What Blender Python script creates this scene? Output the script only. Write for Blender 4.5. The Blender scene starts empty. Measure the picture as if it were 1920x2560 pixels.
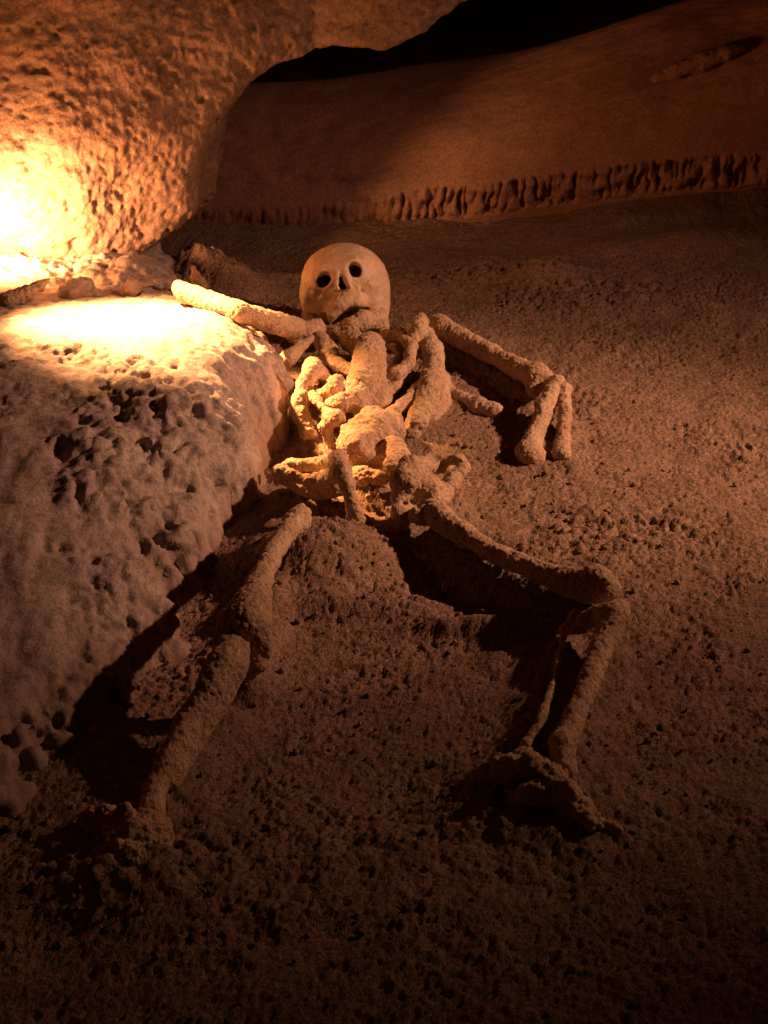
import bpy, math, time
import numpy as np
from mathutils import Vector, Matrix

T0 = time.time()
scene = bpy.context.scene
COL = scene.collection

# ------------------------------------------------------------------ camera
F = 4300.0                                   # focal length in pixels of the 1920 x 2560 photograph
ELEV = math.radians(27.0)
DIST = 2.75
CAM = np.array([0.0, -DIST * math.cos(ELEV), DIST * math.sin(ELEV)])
FWD = np.array([0.0, math.cos(ELEV), -math.sin(ELEV)])
RGT = np.array([1.0, 0.0, 0.0])
UPV = np.array([0.0, math.sin(ELEV), math.cos(ELEV)])
cd = bpy.data.cameras.new('camera')
cam = bpy.data.objects.new('camera', cd)
COL.objects.link(cam)
cam.location = CAM
cam.rotation_euler = (math.pi / 2 - ELEV, 0, 0)
cd.sensor_fit = 'VERTICAL'
cd.sensor_height = 36.0
cd.lens = 36.0 * F / 2560.0
cd.clip_start = 0.05
cd.clip_end = 60
scene.camera = cam

# ------------------------------------------------------------------ world: no daylight reaches the cave
w = bpy.data.worlds.new('World')
scene.world = w
w.use_nodes = True
bg = w.node_tree.nodes['Background']
bg.inputs[0].default_value = (1.0, 0.62, 0.42, 1)
bg.inputs[1].default_value = 0.0008

# ------------------------------------------------------------------ the two cave lamps
def spot(name, loc, target, power, col, size, blend, radius):
    l = bpy.data.lights.new(name, 'SPOT')
    l.energy = power
    l.color = col
    l.spot_size = math.radians(size)
    l.spot_blend = blend
    l.shadow_soft_size = radius
    o = bpy.data.objects.new(name, l)
    COL.objects.link(o)
    o.location = loc
    d = Vector(target) - Vector(loc)
    o.rotation_euler = d.to_track_quat('-Z', 'Y').to_euler()
    return o

spot('ledge_lamp', (-0.75, 0.72, 0.75), (-0.425, 0.40, 0.15), 950.0, (1.0, 0.42, 0.15), 42, 1.0, 0.025)
spot('wall_lamp', (-0.76, 0.69, 0.20), (-0.64, 0.92, 0.20), 20.0, (1.0, 0.35, 0.105), 164, 1.0, 0.05)
spot('wall_lamp', (-0.76, 0.68, 0.20), (-0.72, 0.92, 0.22), 95.0, (1.0, 0.46, 0.20), 96, 1.0, 0.05)         # hot core on the wall beside it
spot('floor_lamp', (1.90, 0.12, 1.20), (-0.02, 0.24, 0.05), 190.0, (1.0, 0.47, 0.28), 43, 1.0, 0.03)      # hot centre of the beam
spot('floor_lamp', (1.90, 0.12, 1.20), (-0.12, 0.26, 0.05), 90.0, (1.0, 0.47, 0.28), 82, 1.0, 0.03)       # and its wide skirt

vs = scene.view_settings
vs.view_transform = 'Standard'
vs.look = 'None'
vs.exposure = 0.0
vs.gamma = 1.0
scene.cycles.max_bounces = 6
scene.cycles.diffuse_bounces = 4

# ------------------------------------------------------------------ helpers: pixels to places, noise, surfaces
def ray(px, py):
    return FWD + (px - 960.0) / F * RGT + (1280.0 - py) / F * UPV

def P(px, py, z=0.0):                        # point of height z seen at that pixel
    d = ray(px, py)
    return CAM + d * ((z - CAM[2]) / d[2])

def Q(px, py, y):                            # point at depth y seen at that pixel
    d = ray(px, py)
    return CAM + d * ((y - CAM[1]) / d[1])

def mpp(p):                                  # metres per photograph pixel at a place
    return float(np.dot(np.asarray(p) - CAM, FWD)) / F

RS = np.random.RandomState(7)
PERM = RS.permutation(256).astype(np.int32)
PERM = np.concatenate([PERM, PERM, PERM])
GR = RS.normal(size=(256, 3)).astype(np.float32)
GR /= np.linalg.norm(GR, axis=1)[:, None]

def perlin(p):
    p = np.asarray(p, np.float32)
    i = np.floor(p).astype(np.int32)
    f = p - i
    i &= 255
    u = f * f * f * (f * (f * 6 - 15) + 10)
    out = 0
    for dx in (0, 1):
        hx = PERM[(i[:, 0] + dx) & 255]
        wx = u[:, 0] if dx else 1 - u[:, 0]
        for dy in (0, 1):
            hy = PERM[hx + ((i[:, 1] + dy) & 255)]
            wy = wx * (u[:, 1] if dy else 1 - u[:, 1])
            for dz in (0, 1):
                h = PERM[hy + ((i[:, 2] + dz) & 255)]
                g = GR[h]
                d = g[:, 0] * (f[:, 0] - dx) + g[:, 1] * (f[:, 1] - dy) + g[:, 2] * (f[:, 2] - dz)
                out = out + d * wy * (u[:, 2] if dz else 1 - u[:, 2])
    return out * 1.5

def fbm(p, scale, octaves=3, gain=0.5, off=0.0):
    p = np.asarray(p, np.float32)
    a, s, o = 1.0, 1.0 / scale, 0.0
    for k in range(octaves):
        o = o + a * perlin(p * s + (13.7 * k + off))
        a *= gain
        s *= 2.03
    return o

JIT = RS.rand(256, 3).astype(np.float32)

def worley(p, scale, dims=3, off=0):
    """distance to the nearest and second nearest feature point, in cells, and a random value of the nearest"""
    p = np.asarray(p, np.float32) / scale + off
    i = np.floor(p).astype(np.int32)
    n = len(p)
    f1 = np.full(n, 9.0, np.float32)
    f2 = np.full(n, 9.0, np.float32)
    idv = np.zeros(n, np.float32)
    zr = (-1, 0, 1) if dims == 3 else (0,)
    for dx in (-1, 0, 1):
        for dy in (-1, 0, 1):
            for dz in zr:
                c = i + np.array([dx, dy, dz], np.int32)
                h = PERM[PERM[PERM[c[:, 0] & 255] + (c[:, 1] & 255)] + ((c[:, 2] & 255) if dims == 3 else 0)]
                q = c + JIT[h] - p
                if dims == 2:
                    q = q[:, :2]
                d = np.sqrt((q * q).sum(1))
                near = d < f1
                f2 = np.where(near, f1, np.minimum(f2, d))
                idv = np.where(near, JIT[h, 0], idv)
                f1 = np.where(near, d, f1)
    return f1, f2, idv

def smin(a, b, k):
    if k <= 0:
        return np.minimum(a, b)
    h = np.maximum(k - np.abs(a - b), 0) / k
    return np.minimum(a, b) - h * h * k * 0.25

def sstep(a, b, x):
    t = np.clip((x - a) / (b - a), 0, 1)
    return t * t * (3 - 2 * t)

def grains(p, scale, dims=3, off=0):         # small rounded crumbs of uneven size
    f1, f2, r = worley(p, scale, dims, off)
    return np.sqrt(np.clip(1 - (f1 / (0.45 + 0.4 * r)) ** 2, 0, 1)) * (0.35 + 0.65 * r)

def surface_nets(f, origin, h):
    nx, ny, nz = f.shape
    s = f < 0
    cnt = np.zeros((nx - 1, ny - 1, nz - 1), np.int8)
    for dx in (0, 1):
        for dy in (0, 1):
            for dz in (0, 1):
                cnt += s[dx:nx - 1 + dx, dy:ny - 1 + dy, dz:nz - 1 + dz]
    act = (cnt > 0) & (cnt < 8)
    ci = np.argwhere(act)
    idx = np.full(act.shape, -1, np.int32)
    idx[act] = np.arange(len(ci))
    acc = np.zeros((len(ci), 3))
    num = np.zeros(len(ci))
    corners = [(a, b, c) for a in (0, 1) for b in (0, 1) for c in (0, 1)]
    for a in corners:
        for b in corners:
            if sum(abs(a[k] - b[k]) for k in range(3)) != 1 or a > b:
                continue
            fa = f[ci[:, 0] + a[0], ci[:, 1] + a[1], ci[:, 2] + a[2]]
            fb = f[ci[:, 0] + b[0], ci[:, 1] + b[1], ci[:, 2] + b[2]]
            m = (fa < 0) != (fb < 0)
            t = np.where(m, fa / np.where(fa == fb, 1, fa - fb), 0)[:, None]
            acc += m[:, None] * (np.array(a) + t * (np.array(b) - np.array(a)))
            num += m
    verts = (ci + acc / num[:, None]) * h + origin
    quads = []
    for ax in range(3):
        sl0 = [slice(None)] * 3
        sl1 = [slice(None)] * 3
        sl0[ax] = slice(0, -1)
        sl1[ax] = slice(1, None)
        a, b = s[tuple(sl0)], s[tuple(sl1)]
        e = np.argwhere(a != b)
        u, v = (ax + 1) % 3, (ax + 2) % 3
        ok = (e[:, u] > 0) & (e[:, v] > 0) & (e[:, u] < f.shape[u] - 1) & (e[:, v] < f.shape[v] - 1)
        e = e[ok]
        flip = a[tuple(e.T)]
        def cell(du, dv):
            c = e.copy()
            c[:, u] -= du
            c[:, v] -= dv
            return idx[tuple(c.T)]
        q = np.stack([cell(1, 1), cell(0, 1), cell(0, 0), cell(1, 0)], 1)
        q[~flip] = q[~flip][:, ::-1]
        quads.append(q)
    return verts, np.concatenate(quads)

def normals(v, q):
    n = np.cross(v[q[:, 2]] - v[q[:, 0]], v[q[:, 3]] - v[q[:, 1]])
    out = np.zeros_like(v)
    for k in range(4):
        for c in range(3):
            out[:, c] += np.bincount(q[:, k], n[:, c], len(v))
    return out / (np.linalg.norm(out, axis=1)[:, None] + 1e-12)

def subdivide(v, q):                          # one Catmull-Clark step (quads only)
    n = len(v)
    fp = v[q].mean(1)
    e = np.sort(np.stack([q, np.roll(q, -1, 1)], 2).reshape(-1, 2), 1)
    key = e[:, 0].astype(np.int64) * n + e[:, 1]
    uk, inv = np.unique(key, return_inverse=True)
    ea, eb = (uk // n).astype(np.int64), (uk % n).astype(np.int64)
    m = len(uk)
    fe = np.repeat(np.arange(len(q)), 4)
    cntf = np.bincount(inv, minlength=m)
    fsum = np.stack([np.bincount(inv, fp[fe, c], m) for c in range(3)], 1)
    mid = (v[ea] + v[eb]) / 2
    ep = np.where((cntf == 2)[:, None], (v[ea] + v[eb] + fsum) / (2 + np.maximum(cntf, 1))[:, None], mid)
    bnd = cntf != 2
    bv = np.zeros(n, bool)
    bv[ea[bnd]] = True
    bv[eb[bnd]] = True
    val = np.bincount(q.ravel(), minlength=n)
    Fs = np.stack([np.bincount(q.ravel(), np.repeat(fp[:, c], 4), n) for c in range(3)], 1) / np.maximum(val, 1)[:, None]
    ve = np.bincount(np.concatenate([ea, eb]), minlength=n)
    Es = np.stack([np.bincount(np.concatenate([ea, eb]), np.concatenate([mid[:, c], mid[:, c]]), n) for c in range(3)], 1) / np.maximum(ve, 1)[:, None]
    k = np.maximum(val, 3)[:, None]
    nv = (Fs + 2 * Es + (k - 3) * v) / k
    nv[bv] = v[bv]
    V = np.concatenate([nv, ep, fp])
    ei = inv.reshape(-1, 4) + n
    fi = np.arange(len(q)) + n + m
    Q4 = np.concatenate([np.stack([q[:, j], ei[:, j], fi, ei[:, (j + 3) % 4]], 1) for j in range(4)])
    return V, Q4

def mesh_obj(name, v, q, mat, parent=None):
    me = bpy.data.meshes.new(name)
    me.vertices.add(len(v))
    me.vertices.foreach_set('co', np.ascontiguousarray(v, np.float32).ravel())
    me.loops.add(q.size)
    me.loops.foreach_set('vertex_index', np.ascontiguousarray(q, np.int32).ravel())
    me.polygons.add(len(q))
    me.polygons.foreach_set('loop_start', np.arange(0, q.size, 4, dtype=np.int32))
    me.polygons.foreach_set('use_smooth', np.ones(len(q), bool))
    me.update()
    me.validate()
    me.materials.append(mat)
    o = bpy.data.objects.new(name, me)
    COL.objects.link(o)
    if parent is not None:
        o.parent = parent
        o.matrix_parent_inverse = parent.matrix_basis.inverted()
    return o

def tag(o, label=None, cat=None, group=None, kind=None):
    for k, x in (('label', label), ('category', cat), ('group', group), ('kind', kind)):
        if x:
            o[k] = x
    return o

def poly_sdf(x, z, pts):
    n = len(pts)
    d = np.full(x.shape, 1e9, np.float32)
    inside = np.zeros(x.shape, bool)
    for i in range(n):
        ax, az = pts[i]; bx_, bz_ = pts[(i + 1) % n]
        ex, ez = bx_ - ax, bz_ - az
        t = np.clip(((x - ax) * ex + (z - az) * ez) / (ex * ex + ez * ez), 0, 1)
        d = np.minimum(d, np.hypot(x - ax - t * ex, z - az - t * ez))
        if abs(ez) > 1e-12:
            cross = ((az > z) != (bz_ > z)) & (x < ax + (z - az) / ez * ex)
            inside ^= cross
    return np.where(inside, -d, d)

# ------------------------------------------------------------------ signed-distance shapes
class Shape:
    """a solid made of tapered rods and ellipsoids melted together, with bites taken out"""
    def __init__(self):
        self.ops = []
        self.lo = np.full(3, 1e9)
        self.hi = np.full(3, -1e9)
    def grow(self, p, r):
        self.lo = np.minimum(self.lo, np.asarray(p) - r)
        self.hi = np.maximum(self.hi, np.asarray(p) + r)
    def rod(self, pts, k=0.012, cut=False):          # pts: [(xyz, radius)]
        if not cut:
            for p, r in pts:
                self.grow(p, r)
        self.ops.append(('rod', pts, k, cut))
        return self
    def pix(self, pts, k=0.012, cut=False):          # pts: (px, py, z, radius in pixels)
        out = []
        for px, py, z, r in pts:
            p = P(px, py, z)
            out.append((p, r * mpp(p)))
        return self.rod(out, k, cut)
    def ell(self, c, rad, axes=None, k=0.012, cut=False):
        axes = np.eye(3) if axes is None else np.asarray(axes)
        if not cut:
            self.grow(c, max(rad))
        self.ops.append(('ell', (np.asarray(c), np.asarray(rad, float), axes), k, cut))
        return self
    def eval(self, X):
        f = np.full(len(X), 1e3, np.float32)
        for typ, d, k, cut in self.ops:
            if typ == 'rod':
                g = None
                segs = [(d[i], d[i + 1]) for i in range(len(d) - 1)] or [(d[0], d[0])]
                for (a, ra), (b, rb) in segs:
                    ab = np.asarray(b) - np.asarray(a)
                    L = float(ab @ ab) + 1e-12
                    t = np.clip(((X - a) @ ab) / L, 0, 1)
                    s = np.linalg.norm(X - a - t[:, None] * ab, axis=1) - (ra + (rb - ra) * t)
                    g = s if g is None else smin(g, s, 0.006)
            else:
                c, r, ax = d
                p = (X - c) @ ax.T
                k0 = np.linalg.norm(p / r, axis=1)
                k1 = np.linalg.norm(p / (r * r), axis=1) + 1e-9
                g = k0 * (k0 - 1) / k1
            f = -smin(-f, g, k) if cut else smin(f, g, k)
        return f
    def mesh(self, h, pad=0.02, fn=None):
        lo = self.lo - pad
        hi = self.hi + pad
        n = np.ceil((hi - lo) / h).astype(int) + 1
        X = np.stack(np.meshgrid(*[lo[k] + h * np.arange(n[k]) for k in range(3)], indexing='ij'), -1).reshape(-1, 3).astype(np.float32)
        f = np.empty(len(X), np.float32)
        for i in range(0, len(X), 400000):
            f[i:i + 400000] = self.eval(X[i:i + 400000])
        if fn is not None:
            m = np.abs(f) < 0.06
            f[m] += fn(X[m])
        return surface_nets(f.reshape(n), lo, h)

def rolled(deg):                               # camera-facing axes rolled in the picture plane
    a = math.radians(deg)
    r = RGT * math.cos(a) + UPV * math.sin(a)
    u = -RGT * math.sin(a) + UPV * math.cos(a)
    return np.stack([r, u, -FWD])

# ------------------------------------------------------------------ materials
def rock_mat(name, c0, c1, dirt, scale=9.0, rough=0.85, bump=0.5, grain=260.0, spec=0.25, grime=0.5, dust=None, speck=0.3):
    m = bpy.data.materials.new(name)
    m.use_nodes = True
    nt = m.node_tree
    N, L = nt.nodes, nt.links
    b = N['Principled BSDF']
    tc = N.new('ShaderNodeTexCoord')
    n1 = N.new('ShaderNodeTexNoise'); n1.inputs['Scale'].default_value = scale; n1.inputs['Detail'].default_value = 7; n1.inputs['Roughness'].default_value = 0.62
    n2 = N.new('ShaderNodeTexNoise'); n2.inputs['Scale'].default_value = scale * 7; n2.inputs['Detail'].default_value = 5; n2.inputs['Roughness'].default_value = 0.7
    n3 = N.new('ShaderNodeTexNoise'); n3.inputs['Scale'].default_value = grain; n3.inputs['Detail'].default_value = 3; n3.inputs['Roughness'].default_value = 0.7
    for n in (n1, n2, n3):
        L.new(tc.outputs['Object'], n.inputs['Vector'])
    r1 = N.new('ShaderNodeValToRGB')
    r1.color_ramp.elements[0].position = 0.35; r1.color_ramp.elements[0].color = (*c0, 1)
    r1.color_ramp.elements[1].position = 0.68; r1.color_ramp.elements[1].color = (*c1, 1)
    L.new(n1.outputs['Fac'], r1.inputs['Fac'])
    r2 = N.new('ShaderNodeValToRGB')
    r2.color_ramp.elements[0].position = 0.30; r2.color_ramp.elements[0].color = (1, 1, 1, 1)
    r2.color_ramp.elements[1].position = 0.52; r2.color_ramp.elements[1].color = (0, 0, 0, 1)
    L.new(n2.outputs['Fac'], r2.inputs['Fac'])
    mu = N.new('ShaderNodeMath'); mu.operation = 'MULTIPLY'; mu.inputs[1].default_value = grime
    L.new(r2.outputs['Color'], mu.inputs[0])
    mx = N.new('ShaderNodeMix'); mx.data_type = 'RGBA'
    L.new(mu.outputs[0], mx.inputs['Factor'])
    L.new(r1.outputs['Color'], mx.inputs['A'])
    mx.inputs['B'].default_value = (*dirt, 1)
    sp = N.new('ShaderNodeMapRange'); sp.inputs['From Min'].default_value = 0.36; sp.inputs['From Max'].default_value = 0.62
    sp.inputs['To Min'].default_value = 1 - speck; sp.inputs['To Max'].default_value = 1 + 0.35 * speck
    L.new(n3.outputs['Fac'], sp.inputs['Value'])
    vm = N.new('ShaderNodeVectorMath'); vm.operation = 'SCALE'
    L.new(mx.outputs['Result'], vm.inputs[0]); L.new(sp.outputs[0], vm.inputs['Scale'])
    col_out = vm.outputs[0]
    if dust:                                     # cave silt settled on the low slopes, with a ragged edge
        sx = N.new('ShaderNodeSeparateXYZ'); L.new(tc.outputs['Object'], sx.inputs[0])
        ad = N.new('ShaderNodeMath'); ad.operation = 'MULTIPLY_ADD'; ad.inputs[1].default_value = 0.16
        L.new(n1.outputs['Fac'], ad.inputs[0]); L.new(sx.outputs['Z'], ad.inputs[2])
        mr = N.new('ShaderNodeMapRange'); mr.inputs['From Min'].default_value = 0.15; mr.inputs['From Max'].default_value = 0.09
        L.new(ad.outputs[0], mr.inputs['Value'])
        m2 = N.new('ShaderNodeMix'); m2.data_type = 'RGBA'
        L.new(mr.outputs[0], m2.inputs['Factor']); L.new(col_out, m2.inputs['A']); m2.inputs['B'].default_value = (*dust, 1)
        col_out = m2.outputs['Result']
    L.new(col_out, b.inputs['Base Color'])
    b.inputs['Roughness'].default_value = rough
    b.inputs['Specular IOR Level'].default_value = spec
    bp = N.new('ShaderNodeBump'); bp.inputs['Strength'].default_value = bump; bp.inputs['Distance'].default_value = 0.004
    L.new(n3.outputs['Fac'], bp.inputs['Height'])
    L.new(bp.outputs['Normal'], b.inputs['Normal'])
    return m

M_FLOOR = rock_mat('gritty_cave_sediment', (0.26, 0.175, 0.12), (0.36, 0.25, 0.175), (0.11, 0.07, 0.048), 14, 0.95, 0.8, 260, 0.1, 0.7, None, 0.55)
M_WALL = rock_mat('smooth_cave_limestone', (0.31, 0.17, 0.112), (0.40, 0.23, 0.155), (0.19, 0.10, 0.065), 5, 0.85, 0.35, 160, 0.2, 0.35)
M_PILLAR = rock_mat('pitted_cave_limestone', (0.19, 0.115, 0.076), (0.31, 0.20, 0.138), (0.085, 0.05, 0.032), 8, 0.85, 0.5, 200, 0.2, 0.85)
M_LEDGE = rock_mat('pale_flowstone', (0.27, 0.22, 0.19), (0.43, 0.36, 0.315), (0.12, 0.085, 0.07), 8, 0.75, 0.5, 220, 0.3, 0.85, (0.25, 0.175, 0.125))
M_BONE = rock_mat('calcite_coated_bone', (0.50, 0.345, 0.215), (0.70, 0.52, 0.35), (0.28, 0.175, 0.105), 16, 0.8, 0.9, 330, 0.25, 0.6, None, 0.4)
M_SKULL = rock_mat('polished_bone', (0.55, 0.395, 0.255), (0.65, 0.49, 0.335), (0.34, 0.215, 0.13), 14, 0.55, 0.14, 200, 0.4, 0.45, None, 0.10)
M_STONE = rock_mat('loose_limestone', (0.42, 0.32, 0.22), (0.56, 0.44, 0.32), (0.25, 0.17, 0.11), 30, 0.85, 0.5, 300, 0.2, 0.5)

# ------------------------------------------------------------------ cave floor
def axis_samples(lo, a, b, hi, fine, growth=1.09):
    mid = np.arange(a, b, fine)
    out_r, x, s = [], b, fine
    while x < hi:
        out_r.append(x); s = min(s * growth, 0.12); x += s
    out_l, x, s = [], a, fine
    while x > lo:
        s = min(s * growth, 0.12); x -= s; out_l.append(x)
    return np.concatenate([out_l[::-1], mid, out_r])

MOUNDS = [  # px, py, rx, ry, height: sediment banked up round the bones, and hollows
    (850, 1400, .13, .09, .045), (740, 1440, .08, .10, .03), (940, 1530, .12, .03, .024), (1200, 1575, .13, .02, .024),
    (1000, 1010, .17, .22, .030), (1250, 1120, .16, .08, .016), (1160, 1440, .13, .09, -.028), (480, 1560, .10, .20, -.03),
    (1330, 1970, .09, .08, .016), (1440, 2050, .12, .07, .016), (1200, 1990, .06, .05, .01), (330, 2110, .09, .09, .018), (300, 2230, .10, .07, .022),
    (950, 1250, .05, .05, -.03), (760, 1240, .06, .05, -.022), (900, 1900, .25, .12, -.012), (620, 2250, .2, .1, .012),
    (1500, 1300, .12, .045, -.012), (1350, 700, .10, .05, .035), (1150, 650, .12, .05, .014), (1650, 640, .2, .06, .02),
    (1480, 760, .2, .05, .010), (500, 700, .10, .07, .075), (600, 730, .09, .05, .045), (700, 700, .12, .06, .02), (1050, 720, .08, .05, .02),
]

BANKS = [  # share of the bone's height that is buried, and its course
    (.62, [(1098, 812, .06), (1230, 886, .055), (1350, 942, .06)]), (.55, [(1384, 975, .068), (1356, 1040, .05), (1330, 1120, .022)]), (.5, [(1410, 985, .068), (1413, 1030, .05), (1404, 1130, .015)]),
    (.62, [(1090, 1290, .055), (1250, 1388, .056), (1475, 1466, .07)]), (.40, [(1535, 1545, .066), (1478, 1695, .046), (1410, 1870, .036), (1420, 1965, .012)]), (.5, [(1412, 1575, .034), (1380, 1720, .026), (1310, 1880, .01)]),
    (.40, [(742, 1302, .075), (676, 1395, .085)]), (.22, [(676, 1395, .085), (620, 1560, .10)]), (.28, [(558, 1660, .092), (470, 1805, .056), (380, 2000, .022)]),
    (.8, [(1090, 930, .04), (1092, 1010, .025), (1060, 1080, .02)]), (.75, [(1125, 975, .02), (1236, 1028, .022)]), (.6, [(910, 880, .07), (905, 990, .06), (920, 1120, .045), (930, 1180, .03)]),
    (.6, [(752, 1000, .06), (785, 1100, .02)]), (.5, [(705, 1190, .05), (800, 1225, .04), (860, 1215, .06)]), (.5, [(1015, 1210, .08), (1075, 1240, .055), (1130, 1200, .06)]), (.5, [(985, 950, .07), (1030, 890, .08)]),
]
BANKS = [(k, [P(*t) for t in pl]) for k, pl in BANKS]

def floor_height(x, y):
    p = np.stack([x, y, np.zeros_like(x)], 1)
    z = 0.014 * fbm(p, 0.45, 3) + 0.005 * fbm(p, 0.13, 2, off=61) - 0.003
    for px, py, rx, ry, h in MOUNDS:
        c = P(px, py, 0)
        z += h * np.exp(-((x - c[0]) / rx) ** 2 - ((y - c[1]) / ry) ** 2)
    for share, pl in BANKS:
        for a, b in zip(pl[:-1], pl[1:]):
            m = (x > min(a[0], b[0]) - .13) & (x < max(a[0], b[0]) + .13) & (y > min(a[1], b[1]) - .13) & (y < max(a[1], b[1]) + .13)
            if not m.any():
                continue
            dx, dy = b[0] - a[0], b[1] - a[1]
            t = np.clip(((x[m] - a[0]) * dx + (y[m] - a[1]) * dy) / (dx * dx + dy * dy), 0, 1)
            d2 = (x[m] - a[0] - t * dx) ** 2 + (y[m] - a[1] - t * dy) ** 2
            top = (a[2] + (b[2] - a[2]) * t) * share
            bump = top * np.exp(-d2 / 0.034 ** 2) - 0.06 * (1 - np.exp(-d2 / 0.10 ** 2))
            z[m] = -smin(-z[m], -bump, 0.016)
    z += 0.06 * sstep(0.55, 1.5, x) * sstep(0.0, 1.0, y)
    z += 0.03 * sstep(1.25, 1.6, y) + (0.115 * np.clip(x - 0.2, 0, 0.7) - 0.012) * sstep(1.0, 1.5, y)
    return z

def on_floor(px, py):                        # height of the floor where a line of sight meets it
    z = 0.0
    for _ in range(8):
        p = P(px, py, z)
        z = float(floor_height(p[:1], p[1:2])[0])
    return z

xs = axis_samples(-3.4, -0.88, 0.88, 3.4, 0.0027)
ys = axis_samples(-4.2, -1.18, 1.55, 4.2, 0.0037)
gx, gy = np.meshgrid(xs, ys, indexing='ij')
fx, fy = gx.ravel(), gy.ravel()
p2 = np.stack([fx, fy, np.zeros_like(fx)], 1)
fz = floor_height(fx, fy)
rough = 1.25 * sstep(-0.30, 0.45, fbm(p2, 0.20, 3, 0.6, off=5.0)) - 0.12             # smooth and lumpy patches
back = 1 - 0.5 * sstep(1.0, 1.4, fy)
fz += back * (0.0025 + 0.0025 * rough) * fbm(p2, 0.045, 4, 0.6, off=2.0)
fz += back * (0.0016 + 0.0024 * rough) * grains(p2 + 0.002 * perlin(p2 / 0.006)[:, None], 0.0068, 2)
f1, f2, rr = worley(p2 + 0.003 * perlin(p2 / 0.011)[:, None], 0.016, 2, off=31.3)
fz += back * (0.25 + rough) * 0.0075 * np.clip(rr - 0.55, 0, 1) * np.sqrt(np.clip(1 - (f1 / (0.2 + 0.4 * rr)) ** 2, 0, 1))
fz -= back * 0.008 * np.clip(fbm(p2, 0.012, 2, 0.6, off=55) - 0.30 - 0.3 * fbm(p2, 0.12, 2, off=70), 0, 0.7)
fz += back * 0.0009 * RS.normal(size=len(fz))
crumb = 0
for px_, py2, rx_, ry_ in [(1500, 1300, .13, .07), (1360, 1990, .12, .10), (320, 2140, .11, .12), (1030, 1480, .04, .05), (520, 700, .14, .10), (1150, 690, .22, .07), (1450, 730, .2, .06)]:
    c = P(px_, py2, 0)
    crumb = np.maximum(crumb, np.exp(-((fx - c[0]) / rx_) ** 2 - ((fy - c[1]) / ry_) ** 2))
fz += crumb * (0.010 * fbm(p2, 0.022, 2, off=9) + 0.008 * grains(p2, 0.018, 2, off=12))
nx_, ny_ = gx.shape
ii = np.arange(nx_ * ny_).reshape(nx_, ny_)
fq = np.stack([ii[:-1, :-1], ii[1:, :-1], ii[1:, 1:], ii[:-1, 1:]], -1).reshape(-1, 4)
floor = mesh_obj('cave_floor', np.stack([fx, fy, fz], 1), fq, M_FLOOR)
tag(floor, 'gritty brown cave floor of crusted sediment', kind='structure')
print('floor', time.time() - T0)

# ------------------------------------------------------------------ back wall of the alcove
wx_ = axis_samples(-1.3, -0.65, 1.05, 3.0, 0.0042)
prof = [(-0.10, 1.53), (-0.02, 1.515), (0.02, 1.50), (0.085, 1.485), (0.10, 1.49), (0.20, 1.56), (0.29, 1.67), (0.322, 1.73), (0.325, 1.76), (0.30, 1.82), (0.20, 2.0), (0.15, 2.4), (0.12, 3.0)]
pz = np.array([a for a, b in prof]); py_ = np.array([b for a, b in prof])
seg = np.concatenate([[0], np.cumsum(np.hypot(np.diff(pz), np.diff(py_)))])
ss = np.concatenate([np.arange(0, seg[8], 0.0032), np.arange(seg[8], seg[-1], 0.03)])
def smooth_prof(v):
    a = np.interp(ss, seg, v)
    k = np.ones(9) / 9
    b = np.convolve(np.pad(a, 4, 'edge'), k, 'valid')
    return b
SZ, SY = smooth_prof(pz), smooth_prof(py_)
gX, gS = np.meshgrid(wx_, np.arange(len(ss)), indexing='ij')
bx = gX.ravel(); si = gS.ravel()
bz = SZ[si].copy(); by = SY[si].copy()
band = sstep(0.0, 0.025, bz) * (1 - sstep(0.075, 0.10, bz))
upper = sstep(0.095, 0.16, bz)
pw = np.stack([bx, np.zeros_like(bx), bz], 1)
# flutes of the drip line
warp = 0.006 * fbm(pw, 0.03, 2, off=3.0)
pf = np.stack([(bx + warp + 0.18 * (bz - 0.05) * perlin(np.stack([bx / 0.1, 0 * bx, 0 * bx + 4.2], 1))) / 0.0105, 0 * bx + 0.3, bz / 0.07], 1)
fl = perlin(pf)
fl2 = perlin(np.stack([bx / 0.05, 0 * bx + 7.7, bz / 0.03], 1))
amp = 0.18 + 0.82 * sstep(-0.25, 0.30, bx) - 0.35 * sstep(0.75, 0.95, bx)
by += band * amp * (0.034 * np.clip(fl + 0.05 + 0.5 * fl2, -0.2, 1) + 0.010 * fl2)
by -= 0.010 * amp * np.exp(-((bz - 0.095) / 0.018) ** 2)
by += 0.02 * fbm(np.stack([bx, by, bz], 1), 0.35, 2)
by += upper * (0.0035 * fbm(np.stack([bx * 0.6, by, bz * 1.6], 1), 0.035, 3, 0.55) + 0.010 * fbm(np.stack([bx, by, bz], 1), 0.12, 2, off=8))
by -= upper * 0.05 * np.exp(-((bx - 0.0) / 0.35) ** 2) * np.exp(-((bz - 0.2) / 0.1) ** 2)
tilt = 0.085 * np.clip(bx, -0.5, 0.2) + 0.125 * np.clip(bx - 0.2, 0, 1.5) - 0.02 * np.exp(-((bx + 0.2) / 0.3) ** 2) + 0.11 * sstep(0.25, 1.0, bx) * upper
bz += tilt
by -= 0.10 * sstep(0.5, 1.5, bx)
nx_, ny_ = gX.shape
ii = np.arange(nx_ * ny_).reshape(nx_, ny_)
bq = np.stack([ii[:-1, :-1], ii[1:, :-1], ii[1:, 1:], ii[:-1, 1:]], -1).reshape(-1, 4)
bw = mesh_obj('cave_wall', np.stack([bx, by, bz], 1), bq, M_WALL)
tag(bw, 'smooth sloping back wall with a fluted drip line along its foot', kind='structure')
print('wall', time.time() - T0)

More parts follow.
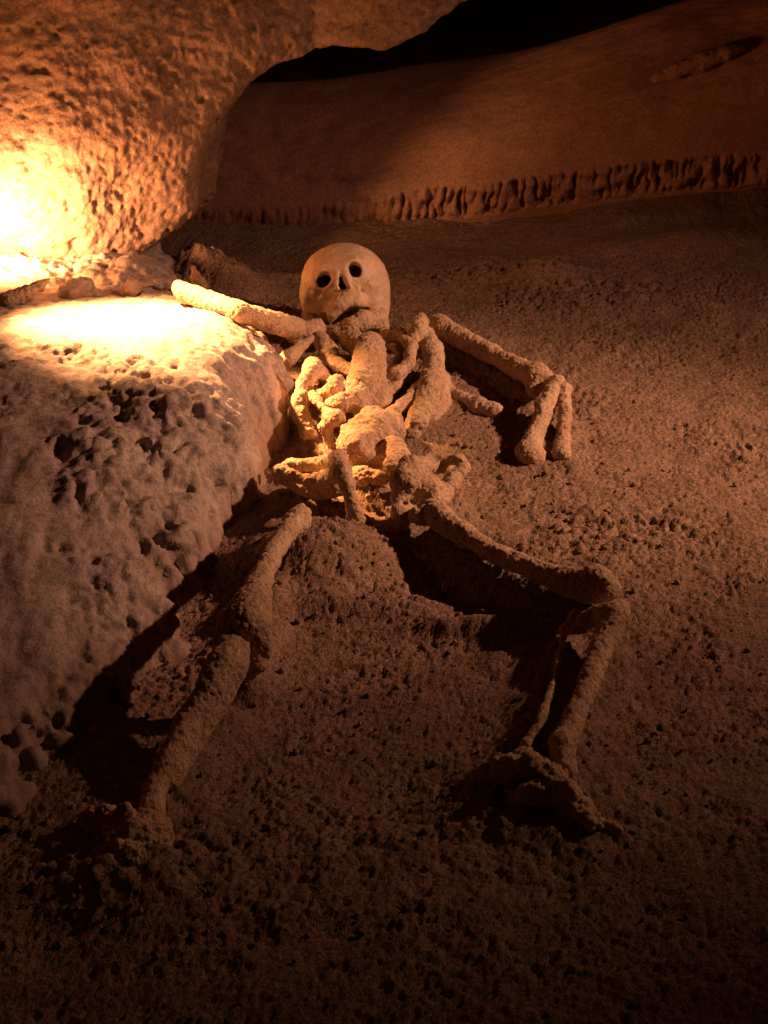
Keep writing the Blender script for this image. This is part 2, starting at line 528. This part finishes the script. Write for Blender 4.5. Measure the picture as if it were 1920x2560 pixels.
# ------------------------------------------------------------------ left rock wall arching over the alcove
YW = 1.0
ARCH = [(1240, -20), (1110, 35), (950, 105), (800, 140), (690, 165), (600, 235), (535, 315), (508, 400), (502, 450), (485, 540), (440, 592), (375, 640), (345, 690), (330, 800), (330, 1000)]
AY = np.interp([a for a, b in ARCH], [300, 480, 520, 690, 1240], [1.0, 1.02, 1.06, 1.15, 1.24])
poly = [(Q(a, b, y)[0], Q(a, b, y)[2]) for (a, b), y in zip(ARCH, AY)]
poly = [(2.6, 1.15), (1.2, 0.92)] + poly + [(2.6, -0.6)]
H = 0.0095
lx = np.arange(-1.75, 1.9, H); ly = np.arange(0.45, 1.75, H); lz = np.arange(-0.12, 1.25, H)
X2, Z2 = np.meshgrid(lx, lz, indexing='ij')
alc = -poly_sdf(X2.astype(np.float32), Z2.astype(np.float32), poly)        # negative inside rock
front = 0.85 + 0.2 * np.clip(X2 + 0.82, -0.5, 0.22) + 0.55 * np.clip(X2 + 0.60, 0, 0.45) + 0.30 * np.clip(Z2 - 0.36, 0, 1) + 0.05 * sstep(0.25, 0.0, Z2)
Y3 = ly[None, :, None].astype(np.float32)
fr = front[:, None, :].astype(np.float32) - Y3
al = alc[:, None, :] + 0.18 * np.maximum(Y3 - YW, 0) * 0 + 0 * Y3
f3 = -smin(-fr, -al, 0.035)
XX = np.broadcast_to(lx[:, None, None], f3.shape); YY = np.broadcast_to(Y3, f3.shape); ZZ = np.broadcast_to(lz[None, None, :], f3.shape)
m = np.abs(f3) < 0.09
pp = np.stack([XX[m], YY[m], ZZ[m]], 1)
f3[m] += 0.030 * fbm(pp, 0.34, 3, 0.5, off=1.5) + 0.005 * fbm(pp, 0.07, 2, off=4)
pv, pq = surface_nets(f3, np.array([lx[0], ly[0], lz[0]]), H)
pv, pq = subdivide(pv, pq)
pn = normals(pv, pq)
f1, f2, rr = worley(pv, 0.045, 3, off=3)
f1b, f2b, rb = worley(pv, 0.017, 3, off=23)
d = 0.0035 * fbm(pv, 0.022, 3, 0.65) - 0.016 * np.clip(fbm(pv, 0.04, 3, 0.6, off=33) - 0.36, 0, 1) - 0.006 * (rr > 0.75) * np.clip(1 - f1 / 0.3, 0, 1) - 0.006 * (rb > 0.75) * np.clip(1 - f1b / 0.5, 0, 1)
pv += pn * d[:, None]
pil = mesh_obj('cave_wall', pv, pq, M_PILLAR)
tag(pil, 'pitted rock wall at left arching over the alcove, glaring beside the lamp', kind='structure')
print('pillar', time.time() - T0)

# ------------------------------------------------------------------ rock ledge in the left foreground
EDGE = [tuple(P(*t)[:2]) for t in [(60, 2000, 0), (230, 1800, 0), (350, 1640, 0), (480, 1440, 0), (600, 1300, 0), (628, 1220, .03), (660, 1140, .04), (688, 1060, .05), (706, 985, .07)]]
EDGE += [(-.165, .42), (-.20, .55), (-.29, .70), (-.45, 1.0), (-.5, 1.2), (-1.8, 1.2), (-1.8, -1.2), (-.75, -1.15)]
def ledge_h(x, y):                             # a shallow saucer of a top with a rounded rim, sloping off towards the camera
    top = np.interp(y, [-1.1, -.8, -.5, -.25, 0., .15, .25, .36, .5, .65, .8], [.03, .07, .12, .155, .175, .185, .188, .172, .148, .128, .12])
    top = top + 0.012 * np.exp(-((x + .30) / .10) ** 2 - ((y - .42) / .16) ** 2) + 0.006 * np.exp(-((x + .24) / .09) ** 2 - ((y - .20) / .14) ** 2)
    wd = np.interp(y, [-.9, -.5, -.25, -.05, .1, .3, .5, .8], [.50, .40, .28, .18, .14, .17, .17, .18])
    q = np.stack([x, y, 0 * x], 1)
    e = -poly_sdf(x, y, EDGE) + 0.028 * fbm(q, 0.13, 2, 0.55, off=3.3) * sstep(0.45, 0.2, y) + 0.006 * fbm(q, 0.035, 2, 0.6, off=9.1)
    t = np.clip(1 - e / wd, 0, 3)
    return np.where(e > 0, top * np.sqrt(np.clip(1 - t ** 2.2, 0, 1)), np.maximum(e * 2.5, -0.25))
def on_ledge(px, py):                          # where a line of sight meets the ledge
    d = ray(px, py)
    t = np.linspace(1.6, 4.2, 900)
    pts = CAM + t[:, None] * d
    hit = np.argmax(pts[:, 2] < ledge_h(pts[:, 0], pts[:, 1]))
    return pts[hit]
ax_ = np.concatenate([np.arange(-1.6, -0.82, 0.012), np.arange(-0.82, -0.06, 0.0033)])
ay_ = np.concatenate([np.arange(-1.3, -0.98, 0.012), np.arange(-0.98, 0.92, 0.0042), np.arange(0.92, 1.15, 0.012)])
gX, gY = np.meshgrid(ax_, ay_, indexing='ij')
lx_, ly_ = gX.ravel(), gY.ravel()
lzv = ledge_h(lx_, ly_)
fl_ = floor_height(lx_, ly_)
lv = np.stack([lx_, ly_, lzv], 1)
ii = np.arange(len(lv)).reshape(gX.shape)
lq = np.stack([ii[:-1, :-1], ii[1:, :-1], ii[1:, 1:], ii[:-1, 1:]], -1).reshape(-1, 4)
lq = lq[(lzv - fl_)[lq].max(1) > -0.03]
used = np.zeros(len(lv), bool); used[lq.ravel()] = True
remap = np.cumsum(used) - 1
lv = lv[used]; lq = remap[lq]
# the smooth flowstone sheet hanging down the near side, and where the rock is knobbly
SH = [on_ledge(a, b)[:2] for a, b in [(-60, 1060), (50, 1080), (105, 1120), (140, 1190), (150, 1300), (168, 1390), (185, 1500), (165, 1600), (110, 1690), (60, 1760), (-60, 1820)]]
SH += [np.array([-1.5, -0.8]), np.array([-1.5, 0.0])]
sheet = sstep(0.030, -0.020, poly_sdf(lv[:, 0], lv[:, 1], [tuple(t) for t in SH]) + 0.006 * fbm(lv, 0.05, 2))
def soft(px, py, r):
    c = on_ledge(px, py)
    return np.exp(-((lv - c) ** 2).sum(1) / r ** 2)
smoothz = np.clip(sheet + 0.8 * soft(70, 960, .11) + 0.6 * soft(230, 1330, .05) + 0.7 * soft(110, 1060, .06), 0, 1)
plateau = np.clip(soft(300, 770, .2) + soft(480, 800, .13) + soft(80, 770, .15) + soft(580, 890, .08) + soft(480, 915, .08) + soft(570, 960, .07) + soft(380, 850, .09) + soft(200, 815, .1) + 0.7 * soft(640, 920, .06), 0, 1)
knob = (1 - smoothz) * (0.55 + 0.45 * sstep(-0.4, 0.3, fbm(lv, 0.13, 2, off=14.0))) * (1 - 0.75 * plateau)
n0 = normals(lv, lq)
lv = lv + n0 * (0.022 * fbm(lv, 0.16, 2, 0.5, off=6.0) * (0.2 + 0.8 * knob) * (1 - 0.7 * plateau) + 0.012 * knob * fbm(lv, 0.06, 2, off=2) + 0.009 * sheet + 0.006 * sheet * fbm(lv * np.array([1.0, 0.35, 1.0]), 0.05, 3, 0.5, off=17))[:, None]
ln = normals(lv, lq)
f1, f2, rr = worley(lv + 0.006 * perlin(lv / 0.02)[:, None], 0.030, 3, off=3)
d = knob * (0.0125 * np.sqrt(np.clip(1 - f1 * f1 / 0.45, 0, 1)) * (0.2 + rr))
d += (0.08 + knob) * 0.0042 * grains(lv, 0.0115, 3, off=5) + (0.12 + knob) * 0.006 * fbm(lv, 0.026, 3, 0.65, off=3)
d -= 0.022 * knob * np.clip(fbm(lv, 0.035, 2, off=41) - 0.22, 0, 1)
for px, py, r, dep in [(265, 965, .013, .022), (285, 1000, .012, .02), (300, 1030, .015, .022), (355, 948, .012, .022), (325, 950, .008, .014), (235, 1100, .010, .016), (255, 1102, .009, .014), (275, 1112, .008, .012), (205, 1050, .009, .014),
                       (462, 1222, .016, .028), (478, 1215, .012, .022), (555, 1245, .012, .018), (235, 1235, .010, .014), (150, 1112, .010, .014), (92, 1118, .008, .01), (395, 1330, .016, .02), (430, 1310, .012, .016), (310, 1400, .014, .018), (225, 1460, .012, .014), (175, 1500, .013, .014),
                       (108, 1355, .007, .014), (110, 1372, .009, .018), (113, 1388, .008, .014), (148, 1375, .007, .012), (143, 1340, .004, .008), (470, 1140, .012, .016), (400, 1070, .010, .014), (505, 1035, .012, .014), (440, 915, .009, .012), (340, 1180, .01, .012)]:
    d -= dep * np.exp(-((lv - on_ledge(px, py)) ** 2).sum(1) / r ** 2)
lv += ln * d[:, None]
ledge = mesh_obj('rock_ledge', lv, lq, M_LEDGE)
tag(ledge, 'big knobbly pale rock ledge at left, its top glaring white in lamplight', 'rock')
print('ledge', time.time() - T0)

# ------------------------------------------------------------------ the skeleton
S_LOC = P(900, 1200, 0)
skel = bpy.data.objects.new('human_skeleton', None)
skel.empty_display_size = 0.1
COL.objects.link(skel)
skel.location = S_LOC
tag(skel, 'calcite crusted human skeleton lying on its back on the cave floor', 'skeleton')

def coat(v, q, grit=1.0, lump=1.0):
    n = normals(v, q)
    d = lump * 0.0028 * fbm(v, 0.036, 3, 0.55, off=2.5) + grit * 0.0022 * grains(v, 0.0068, 3, off=8) - grit * 0.0035 * np.clip(fbm(v, 0.011, 2, off=19) - 0.35, 0, 1)
    return v + n * d[:, None]

def bone(name, shape, mat=None, parent=None, h=0.0036, grit=1.0, lump=1.0, label=None, sub=True):
    v, q = shape.mesh(h)
    if sub:
        v, q = subdivide(v, q)
    v = coat(v, q, grit, lump)
    par = skel if parent is None else parent
    o = mesh_obj(name, v - (0 if par is not skel else 0), q, mat or M_BONE, None)
    o.parent = par
    o.matrix_parent_inverse = Matrix.Translation(S_LOC).inverted() if par is skel else Matrix.Identity(4)
    if label:
        o['label'] = label
    return o

# --- skull, built face-on in its own frame
KC = P(861, 715, 0.095)
KS = mpp(KC)
def K(px, py, c=0.0):
    return KC + KS * ((px - 861) * RGT + (715 - py) * UPV - c * FWD)
def kell(sh, px, py, c, ra, rb, rc, roll=0, k=8, cut=False):
    sh.ell(K(px, py, c), (ra * KS, rb * KS, rc * KS), rolled(roll), k * KS, cut)
sk = Shape()
kell(sk, 862, 702, -8, 109, 94, 104)
kell(sk, 866, 745, -6, 104, 74, 88, 0, 30)
kell(sk, 930, 775, -6, 42, 74, 62, 0, 20)             # crusted right cheek
kell(sk, 795, 750, -2, 42, 52, 62, 0, 20)
kell(sk, 850, 690, 58, 66, 34, 40, 19, 26)            # brow
kell(sk, 862, 770, 72, 44, 28, 44, 24, 12)            # upper jaw
kell(sk, 832, 793, 66, 27, 20, 32, 30, 8)
kell(sk, 893, 762, 76, 22, 20, 34, 20, 8)
kell(sk, 788, 744, 50, 26, 18, 32, 12, 12)            # cheekbones
kell(sk, 918, 722, 56, 28, 18, 32, 12, 12)
sk.rod([(K(788, 700, 78), 6 * KS), (K(810, 689, 90), 6 * KS), (K(836, 688, 94), 6 * KS)], 14 * KS)      # brow ridges
sk.rod([(K(868, 676, 94), 6 * KS), (K(888, 664, 90), 6 * KS), (K(910, 670, 78), 6 * KS)], 14 * KS)
sk.rod([(K(846, 688, 96), 8 * KS), (K(847, 735, 108), 6 * KS)], 8 * KS)
sk.rod([(K(860, 686, 96), 8 * KS), (K(876, 730, 104), 6 * KS)], 8 * KS)
kell(sk, 862, 695, -10, 88, 74, 82, 0, 4, True)
kell(sk, 812, 713, 80, 18, 16, 66, 24, 5, True)
kell(sk, 818, 706, 94, 13, 12, 40, 0, 5, True)
kell(sk, 889, 689, 84, 15, 18, 66, 14, 5, True)
kell(sk, 884, 681, 98, 12, 10, 40, 0, 5, True)
sk.rod([(K(853, 701, 114), 2.5 * KS), (K(853, 701, 50), 2.5 * KS)], 2 * KS, True)
for x, y, r in [(853.5, 707, 3.5), (854.5, 713, 5), (855.5, 719, 6), (853, 727, 6), (857, 727, 8), (862, 729, 7)]:
    sk.rod([(K(x, y, 122), r * KS), (K(x, y, 40), r * KS)], 0, True)
kell(sk, 868, 796, 10, 40, 20, 56, 20, 6, True)
kell(sk, 866, 768, 82, 40, 22, 34, 24, 8)
kell(sk, 838, 794, 74, 20, 17, 30, 24, 8)
kell(sk, 896, 764, 80, 19, 16, 30, 20, 8)
kell(sk, 812, 806, 70, 14, 18, 40, 0, 4, True)
for t in np.linspace(0, 1, 11):                        # open mouth
    x, y = 830 + 88 * t, 818 - 38 * t - 6 * math.sin(math.pi * t)
    rr_ = 4.5 + 5.5 * math.sin(math.pi * t)
    sk.rod([(K(x, y, 130), rr_ * KS), (K(x, y, 20), rr_ * KS)], 3 * KS, True)
kell(sk, 836, 858, 80, 50, 24, 60, 15, 4, True)       # clear the chin for the lower jaw
for t in np.linspace(0, 1, 7):                         # crusted teeth of the upper jaw
    x, y = 836 + 68 * t, 795 - 36 * t - 6 * math.sin(math.pi * t)
    cz = 100 + 8 * math.sin(math.pi * t)
    sk.rod([(K(x - 8, y - 24, cz - 8), 4 * KS), (K(x, y + 4 + 3 * math.sin(9 * t), cz - 3), 5.5 * KS)], 7 * KS)
kell(sk, 905, 738, 92, 4, 5, 14, 0, 2, True)
kell(sk, 752, 735, 40, 14, 26, 34, 0, 10, True)
kell(sk, 800, 772, 96, 16, 14, 22, 20, 10, True)
sk.rod([(K(925, 736, 82), 3 * KS), (K(938, 742, 76), 5 * KS), (K(950, 733, 70), 3 * KS)], 2 * KS, True)
sk.rod([(K(908, 742, 96), 3 * KS), (K(916, 765, 90), 3 * KS), (K(912, 792, 84), 3 * KS)], 3 * KS, True)
sk.rod([(K(800, 760, 84), 5 * KS), (K(822, 782, 96), 5 * KS)], 5 * KS, True)
skull = bone('skull', sk, M_SKULL, h=0.0028, grit=0.3, lump=0.6, label='smooth pale skull tilted towards the viewer with its mouth open')
mn = Shape()
mn.rod([(K(772, 790, 20), 15 * KS), (K(783, 815, 40), 17 * KS), (K(806, 836, 66), 13 * KS), (K(843, 839, 92), 14 * KS), (K(878, 826, 96), 18 * KS), (K(908, 810, 80), 23 * KS), (K(942, 800, 40), 26 * KS)], 10 * KS)
mn.rod([(K(940, 800, 36), 22 * KS), (K(948, 832, 20), 20 * KS)], 14 * KS)
for t in np.linspace(0.1, 1, 6):
    x, y, cz = 822 + 86 * t, 838 - 30 * t - 4 * math.sin(math.pi * t), 84 + 24 * math.sin(math.pi * (0.15 + 0.7 * t))
    mn.rod([(K(x, y - 6, cz - 10), 4.5 * KS), (K(x + 5, y + 14, cz - 7), 4 * KS)], 8 * KS)
bone('mandible', mn, None, skull, h=0.0030, grit=1.0, lump=1.0)
print('skull', time.time() - T0)

def simple(name, pts, k=0.012, extra=(), cuts=(), **kw):
    s = Shape().pix(pts, k)
    for e in extra:
        s.pix(e, kw.get('ek', 0.014))
    for e in cuts:
        s.pix(e, 0.006, True)
    kw.pop('ek', None)
    return bone(name, s, **kw)

# --- neck and shoulders
simple('cervical_vertebra', [(800, 848, .05, 20), (818, 872, .055, 22), (829, 893, .05, 19)])
simple('cervical_vertebra', [(875, 850, .06, 26), (905, 868, .06, 30)])
simple('clavicle', [(778, 848, .075, 10), (748, 868, .075, 13), (722, 895, .07, 20), (700, 915, .05, 18)])
simple('clavicle', [(975, 862, .06, 14), (1010, 848, .075, 13), (1040, 838, .08, 13)])
simple('scapula', [(1051, 803, .10, 19), (1046, 822, .10, 17), (1036, 845, .085, 17), (1040, 880, .06, 16)], extra=[[(1072, 838, .085, 17), (1080, 868, .075, 24), (1082, 905, .065, 26)]])
simple('scapula', [(735, 835, .06, 22), (765, 830, .06, 24), (790, 822, .06, 24)])
# --- arms
simple('humerus', [(1098, 806, .06, 22), (1108, 822, .06, 27), (1150, 846, .055, 24), (1230, 886, .055, 24), (1300, 922, .06, 25), (1340, 938, .06, 31), (1362, 945, .06, 24)],
       extra=[[(1340, 945, .055, 28), (1336, 972, .045, 20)]])
simple('humerus', [(449, 722, .165, 20), (465, 732, .165, 24), (520, 752, .165, 23), (600, 778, .17, 25), (680, 804, .14, 26), (735, 820, .09, 28)],
       label='arm bone reaching up onto the glowing ledge')
simple('radius', [(1396, 962, .075, 20), (1380, 985, .068, 20), (1356, 1040, .05, 21), (1332, 1100, .03, 23), (1322, 1132, .02, 30), (1345, 1145, .005, 26)])
simple('ulna', [(1372, 962, .06, 14), (1392, 954, .075, 18), (1408, 975, .07, 17), (1413, 1030, .055, 15), (1408, 1095, .025, 17), (1402, 1132, .015, 24)])
print('arms', time.time() - T0)
# --- chest
simple('breastbone', [(925, 868, .075, 36), (922, 915, .08, 42), (906, 960, .075, 40), (900, 1000, .06, 34)], extra=[[(925, 960, .06, 46), (940, 1010, .045, 40)]], lump=1.6)
simple('rib', [(965, 838, .055, 15), (1000, 836, .075, 14), (1028, 866, .085, 14), (1024, 905, .085, 14), (990, 936, .075, 15), (955, 956, .06, 18)])
simple('rib', [(960, 862, .06, 12), (988, 868, .07, 11), (1000, 890, .07, 10), (985, 918, .065, 11), (955, 940, .06, 14)])
simple('rib', [(1082, 895, .07, 26), (1084, 930, .065, 27), (1075, 970, .06, 29), (1064, 1015, .05, 28), (1045, 1055, .04, 27), (1030, 1080, .025, 22)],
       extra=[[(1092, 950, .035, 34), (1090, 1010, .02, 36), (1080, 1060, .01, 30)]], lump=1.5)
simple('rib', [(1052, 965, .055, 16), (1020, 1000, .055, 14), (985, 1030, .05, 16), (960, 1050, .04, 18)])
simple('rib', [(1015, 935, .055, 14), (985, 965, .055, 16), (950, 990, .05, 18)])
simple('rib', [(784, 912, .105, 17), (781, 930, .10, 20), (765, 958, .085, 19), (750, 1000, .065, 20), (752, 1040, .045, 20), (772, 1085, .02, 20), (790, 1110, .0, 16)], extra=[[(782, 920, .10, 19), (808, 934, .09, 15)]])
simple('rib', [(768, 974, .07, 11), (792, 1002, .075, 11), (818, 1032, .07, 11), (842, 1044, .075, 16)], extra=[[(842, 1045, .075, 15), (812, 1066, .045, 15), (830, 1118, .01, 14)]])
simple('rib', [(842, 956, .095, 18), (836, 972, .09, 19), (812, 985, .075, 13), (775, 978, .065, 11)])
simple('rib', [(808, 890, .05, 16), (850, 915, .05, 16), (890, 935, .05, 16)])
simple('rib', [(800, 940, .045, 13), (850, 962, .05, 14), (890, 975, .05, 16)])
# --- spine
simple('thoracic_vertebra', [(822, 1022, .06, 20), (852, 1008, .08, 24), (888, 1000, .08, 26), (912, 1028, .06, 24)], lump=1.5)
simple('lumbar_vertebra', [(900, 1120, .045, 50), (925, 1085, .055, 52), (940, 1060, .055, 44)], extra=[[(975, 1056, .05, 26), (985, 1085, .045, 24)], [(885, 1095, .05, 34), (872, 1125, .03, 26)]], lump=2.2)
simple('lumbar_vertebra', [(985, 1120, .05, 28), (998, 1145, .05, 26), (985, 1168, .045, 30)], extra=[[(930, 1160, .02, 55), (900, 1180, .0, 50)]], lump=1.8)
simple('sacrum', [(905, 1195, .015, 34), (950, 1205, .01, 36)], lump=1.5)
print('chest', time.time() - T0)
# --- pelvis
simple('hip_bone', [(845, 1140, .095, 19), (857, 1175, .10, 21), (870, 1215, .085, 18), (882, 1260, .06, 18), (890, 1298, .035, 20), (894, 1325, .01, 24)],
       extra=[[(701, 1178, .06, 16), (730, 1188, .06, 14), (770, 1202, .055, 14), (810, 1200, .06, 18), (850, 1185, .09, 18)],
              [(705, 1190, .045, 14), (750, 1222, .03, 18), (800, 1232, .03, 22), (845, 1215, .05, 24)], [(840, 1150, .085, 18), (790, 1160, .05, 16), (720, 1165, .04, 16)]])
simple('hip_bone', [(1022, 1165, .095, 26), (1012, 1200, .085, 34), (1000, 1245, .06, 24), (1000, 1285, .045, 20), (1006, 1318, .02, 17)],
       extra=[[(1040, 1185, .085, 32), (1068, 1220, .06, 34), (1085, 1255, .045, 28)],
              [(1045, 1165, .08, 18), (1095, 1172, .055, 14), (1120, 1165, .05, 14)], [(1105, 1152, .07, 10), (1150, 1150, .075, 14), (1163, 1168, .07, 13), (1130, 1200, .06, 18), (1105, 1245, .045, 22)],
              [(1045, 1158, .085, 14), (1070, 1146, .07, 10), (1105, 1150, .068, 10)], [(1040, 1265, .04, 20), (1010, 1290, .04, 16)]],
       cuts=[[(1036, 1250, .085, 11), (1036, 1252, .03, 11)], [(1012, 1255, .09, 7), (1012, 1258, .05, 7)], [(1090, 1165, .10, 14), (1120, 1175, .10, 16)]])
# --- legs
simple('femur', [(1080, 1272, .055, 26), (1105, 1298, .055, 30), (1160, 1338, .053, 26), (1250, 1388, .056, 24), (1340, 1426, .061, 26), (1420, 1453, .068, 36), (1475, 1466, .07, 46)],
       extra=[[(1498, 1448, .085, 31), (1520, 1474, .08, 29), (1505, 1500, .07, 24)], [(1080, 1285, .05, 24), (1045, 1290, .05, 22)]], lump=1.0)
simple('tibia', [(1548, 1525, .072, 28), (1535, 1545, .068, 40), (1515, 1595, .058, 31), (1478, 1695, .046, 26), (1440, 1790, .04, 26), (1408, 1860, .038, 33), (1412, 1920, .03, 27), (1420, 1965, .012, 25)],
       extra=[[(1500, 1535, .062, 28), (1468, 1548, .052, 24)]], lump=0.9)
simple('fibula', [(1440, 1535, .045, 14), (1412, 1575, .034, 9), (1399, 1640, .028, 7), (1382, 1715, .026, 9), (1354, 1798, .03, 11), (1318, 1865, .015, 13), (1300, 1895, .0, 14)])
simple('femur', [(752, 1285, .07, 22), (742, 1302, .075, 31), (705, 1345, .082, 23), (676, 1395, .092, 22), (650, 1450, .102, 29), (628, 1520, .115, 46), (615, 1560, .115, 48)],
       extra=[[(645, 1560, .11, 22), (655, 1610, .09, 27), (640, 1655, .07, 28), (622, 1680, .05, 20)], [(590, 1530, .115, 26), (568, 1556, .11, 24), (560, 1590, .10, 18)]], lump=1.2)
simple('tibia', [(578, 1628, .095, 36), (558, 1660, .092, 41), (522, 1722, .078, 34), (470, 1805, .056, 28), (418, 1905, .036, 27), (384, 1975, .022, 27), (380, 2030, .02, 28), (396, 2090, .0, 26)],
       extra=[[(600, 1622, .095, 26), (560, 1612, .10, 26)], [(595, 1660, .085, 26), (560, 1740, .06, 22), (500, 1840, .035, 20), (430, 1960, .015, 18)]], lump=0.9)
print('legs', time.time() - T0)
# --- feet: heel and ankle lumps with toes, crusted over
simple('foot', [(1300, 1905, .02, 24), (1340, 1915, .03, 28), (1385, 1950, .035, 32), (1420, 1990, .03, 30), (1446, 2030, .01, 28)],
       extra=[[(1385, 1960, .035, 34), (1345, 1985, .03, 30), (1300, 2000, .01, 26)], [(1270, 1906, .035, 26), (1235, 1925, .02, 26), (1180, 1960, .0, 22)], [(1446, 2030, .02, 28), (1480, 2060, .015, 24), (1540, 2085, .0, 20)], [(1330, 1915, .045, 24), (1290, 1930, .03, 26), (1250, 1975, .0, 22)], [(1400, 1990, .03, 28), (1400, 2050, .005, 26)]], lump=2.6, grit=1.8)
simple('foot', [(378, 2060, .025, 34), (350, 2075, .02, 32), (300, 2050, .025, 26), (262, 2022, .03, 14)],
       extra=[[(330, 2090, .02, 32), (340, 2150, .01, 34), (310, 2210, .0, 36)], [(392, 2090, .015, 32), (405, 2130, .0, 26)], [(304, 2030, .045, 18), (280, 2060, .03, 26), (235, 2090, .0, 30)], [(350, 2080, .03, 34), (290, 2120, .02, 30), (250, 2170, .0, 30)], [(262, 2022, .04, 14), (230, 2045, .025, 18), (200, 2070, .0, 18)], [(340, 2150, .02, 32), (380, 2190, .0, 30)]], lump=2.6, grit=1.8)
print('feet', time.time() - T0)

# ------------------------------------------------------------------ loose bones and stones
def loose(name, shape, label, cat, mat=M_STONE, group=None, lump=1.5, grit=1.0, h=0.004):
    v, q = shape.mesh(h)
    v, q = subdivide(v, q)
    v = coat(v, q, grit, lump)
    base = np.array([v[:, 0].mean(), v[:, 1].mean(), v[:, 2].min()])
    o = mesh_obj(name, v - base, q, mat)
    o.location = base
    return tag(o, label, cat, group)

loose('bone_fragment', Shape().pix([(1118, 972, .02, 15), (1160, 1000, .02, 19), (1205, 1020, .022, 22), (1236, 1028, .022, 25)]), 'short thick bone lying inside the bent right arm', 'bone', M_BONE)
loose('pebble', Shape().pix([(1111, 1466, on_floor(1112, 1474) + .006, 11), (1113, 1472, on_floor(1112, 1474) + .004, 11)]), 'pale round pebble in the shadow under the right thigh bone', 'pebble')
loose('stone', Shape().pix([(330, 722, .135, 24), (318, 728, .13, 18)]), 'small round pale stone standing on the ledge near the lamp', 'stone', M_LEDGE)
loose('stone', Shape().pix([(210, 722, .135, 28), (180, 735, .13, 30), (240, 740, .125, 22)]), 'lumpy stone on the ledge top beside the bright wall', 'stone', M_LEDGE)
loose('stone', Shape().pix([(20, 752, .145, 22), (70, 732, .155, 18), (100, 714, .165, 12), (122, 698, .175, 6)]), 'pointed dark shard rising at the far left edge of the ledge', 'stone', M_LEDGE)
loose('stone', Shape().pix([(500, 715, .12, 20), (490, 690, .15, 10), (484, 668, .17, 5)]), 'thin spike of rock behind the elbow on the ledge', 'stone', M_PILLAR)
loose('stone', Shape().pix([(925, 1252, .0, 9), (918, 1240, .008, 8)]), 'tiny pale stone inside the dark pelvis hollow', 'stone')
s2 = Shape().rod([(Q(a, b, 1.525), r * mpp(Q(a, b, 1.525))) for a, b, r in [(1640, 196, 12), (1690, 178, 20), (1750, 154, 24), (1815, 132, 20), (1850, 120, 10)]], 0.01)
loose('rock_spur', s2, 'finger shaped lump of rock jutting from the upper right back wall', 'rock', M_WALL, grit=0.3)

# crumbs of crust strewn over the floor, too many and too small to count
cube = np.array([[x, y, z] for x in (-1, 1) for y in (-1, 1) for z in (-1, 1)], float)
cfac = np.array([[0, 1, 3, 2], [4, 6, 7, 5], [0, 4, 5, 1], [2, 3, 7, 6], [0, 2, 6, 4], [1, 5, 7, 3]])
bv_, bq_ = subdivide(cube, cfac)
bv_ /= np.linalg.norm(bv_, axis=1)[:, None]
pts = []
for px_, py2, sx_, sy_, n_ in [(1500, 1300, 120, 60, 260), (1360, 2000, 160, 90, 260), (330, 2130, 140, 110, 260), (1080, 1480, 70, 60, 90), (850, 1420, 160, 80, 140), (560, 1500, 150, 160, 160),
                               (1350, 700, 260, 60, 120), (960, 1900, 500, 260, 500), (1650, 1300, 250, 500, 420), (1250, 1130, 220, 60, 120)]:
    for _ in range(int(n_ * 0.6)):
        p = P(px_ + sx_ * RS.normal(), py2 + sy_ * RS.normal(), 0)
        if abs(p[0]) < 0.9 and -1.15 < p[1] < 1.3:
            pts.append((p[0], p[1], 0.0012 + 0.0034 * RS.rand() ** 3))
pts = np.array(pts)
zz = floor_height(pts[:, 0], pts[:, 1])
V_, Q_ = [], []
for k, (x, y, r) in enumerate(pts):
    sc = r * (0.7 + 0.6 * RS.rand(3))
    w_ = bv_ * (1 + 0.30 * RS.normal(size=(len(bv_), 1)) * 0.6) * sc
    V_.append(w_ + np.array([x, y, zz[k] + 0.5 * r + 0.002])); Q_.append(bq_ + k * len(bv_))
tag(mesh_obj('crumbs', np.concatenate(V_), np.concatenate(Q_), M_FLOOR), 'tiny crumbs of crust strewn over the cave floor', 'gravel', kind='stuff')

# ------------------------------------------------------------------ cave roof and far walls closing the chamber
nu, nv_ = 160, 60
U, V = np.meshgrid(np.linspace(0, 2 * math.pi, nu), np.linspace(-0.12, 0.5 * math.pi - 0.001, nv_), indexing='ij')
d = np.stack([np.cos(U) * np.cos(V), np.sin(U) * np.cos(V), np.sin(V)], -1).reshape(-1, 3)
r = 1 + 0.10 * fbm(d, 0.5, 4, off=3)
cv = d * r[:, None] * np.array([3.3, 4.1, 2.1])
ii = np.arange(nu * nv_).reshape(nu, nv_)
cq = np.stack([ii[:-1, :-1], ii[:-1, 1:], ii[1:, 1:], ii[1:, :-1]], -1).reshape(-1, 4)
roof = mesh_obj('cave_ceiling', cv, cq, M_WALL)
tag(roof, 'dark rock roof of the chamber', kind='structure')
print('tris', sum(len(o.data.polygons) * 2 for o in bpy.data.objects if o.type == 'MESH'), 'time', time.time() - T0)
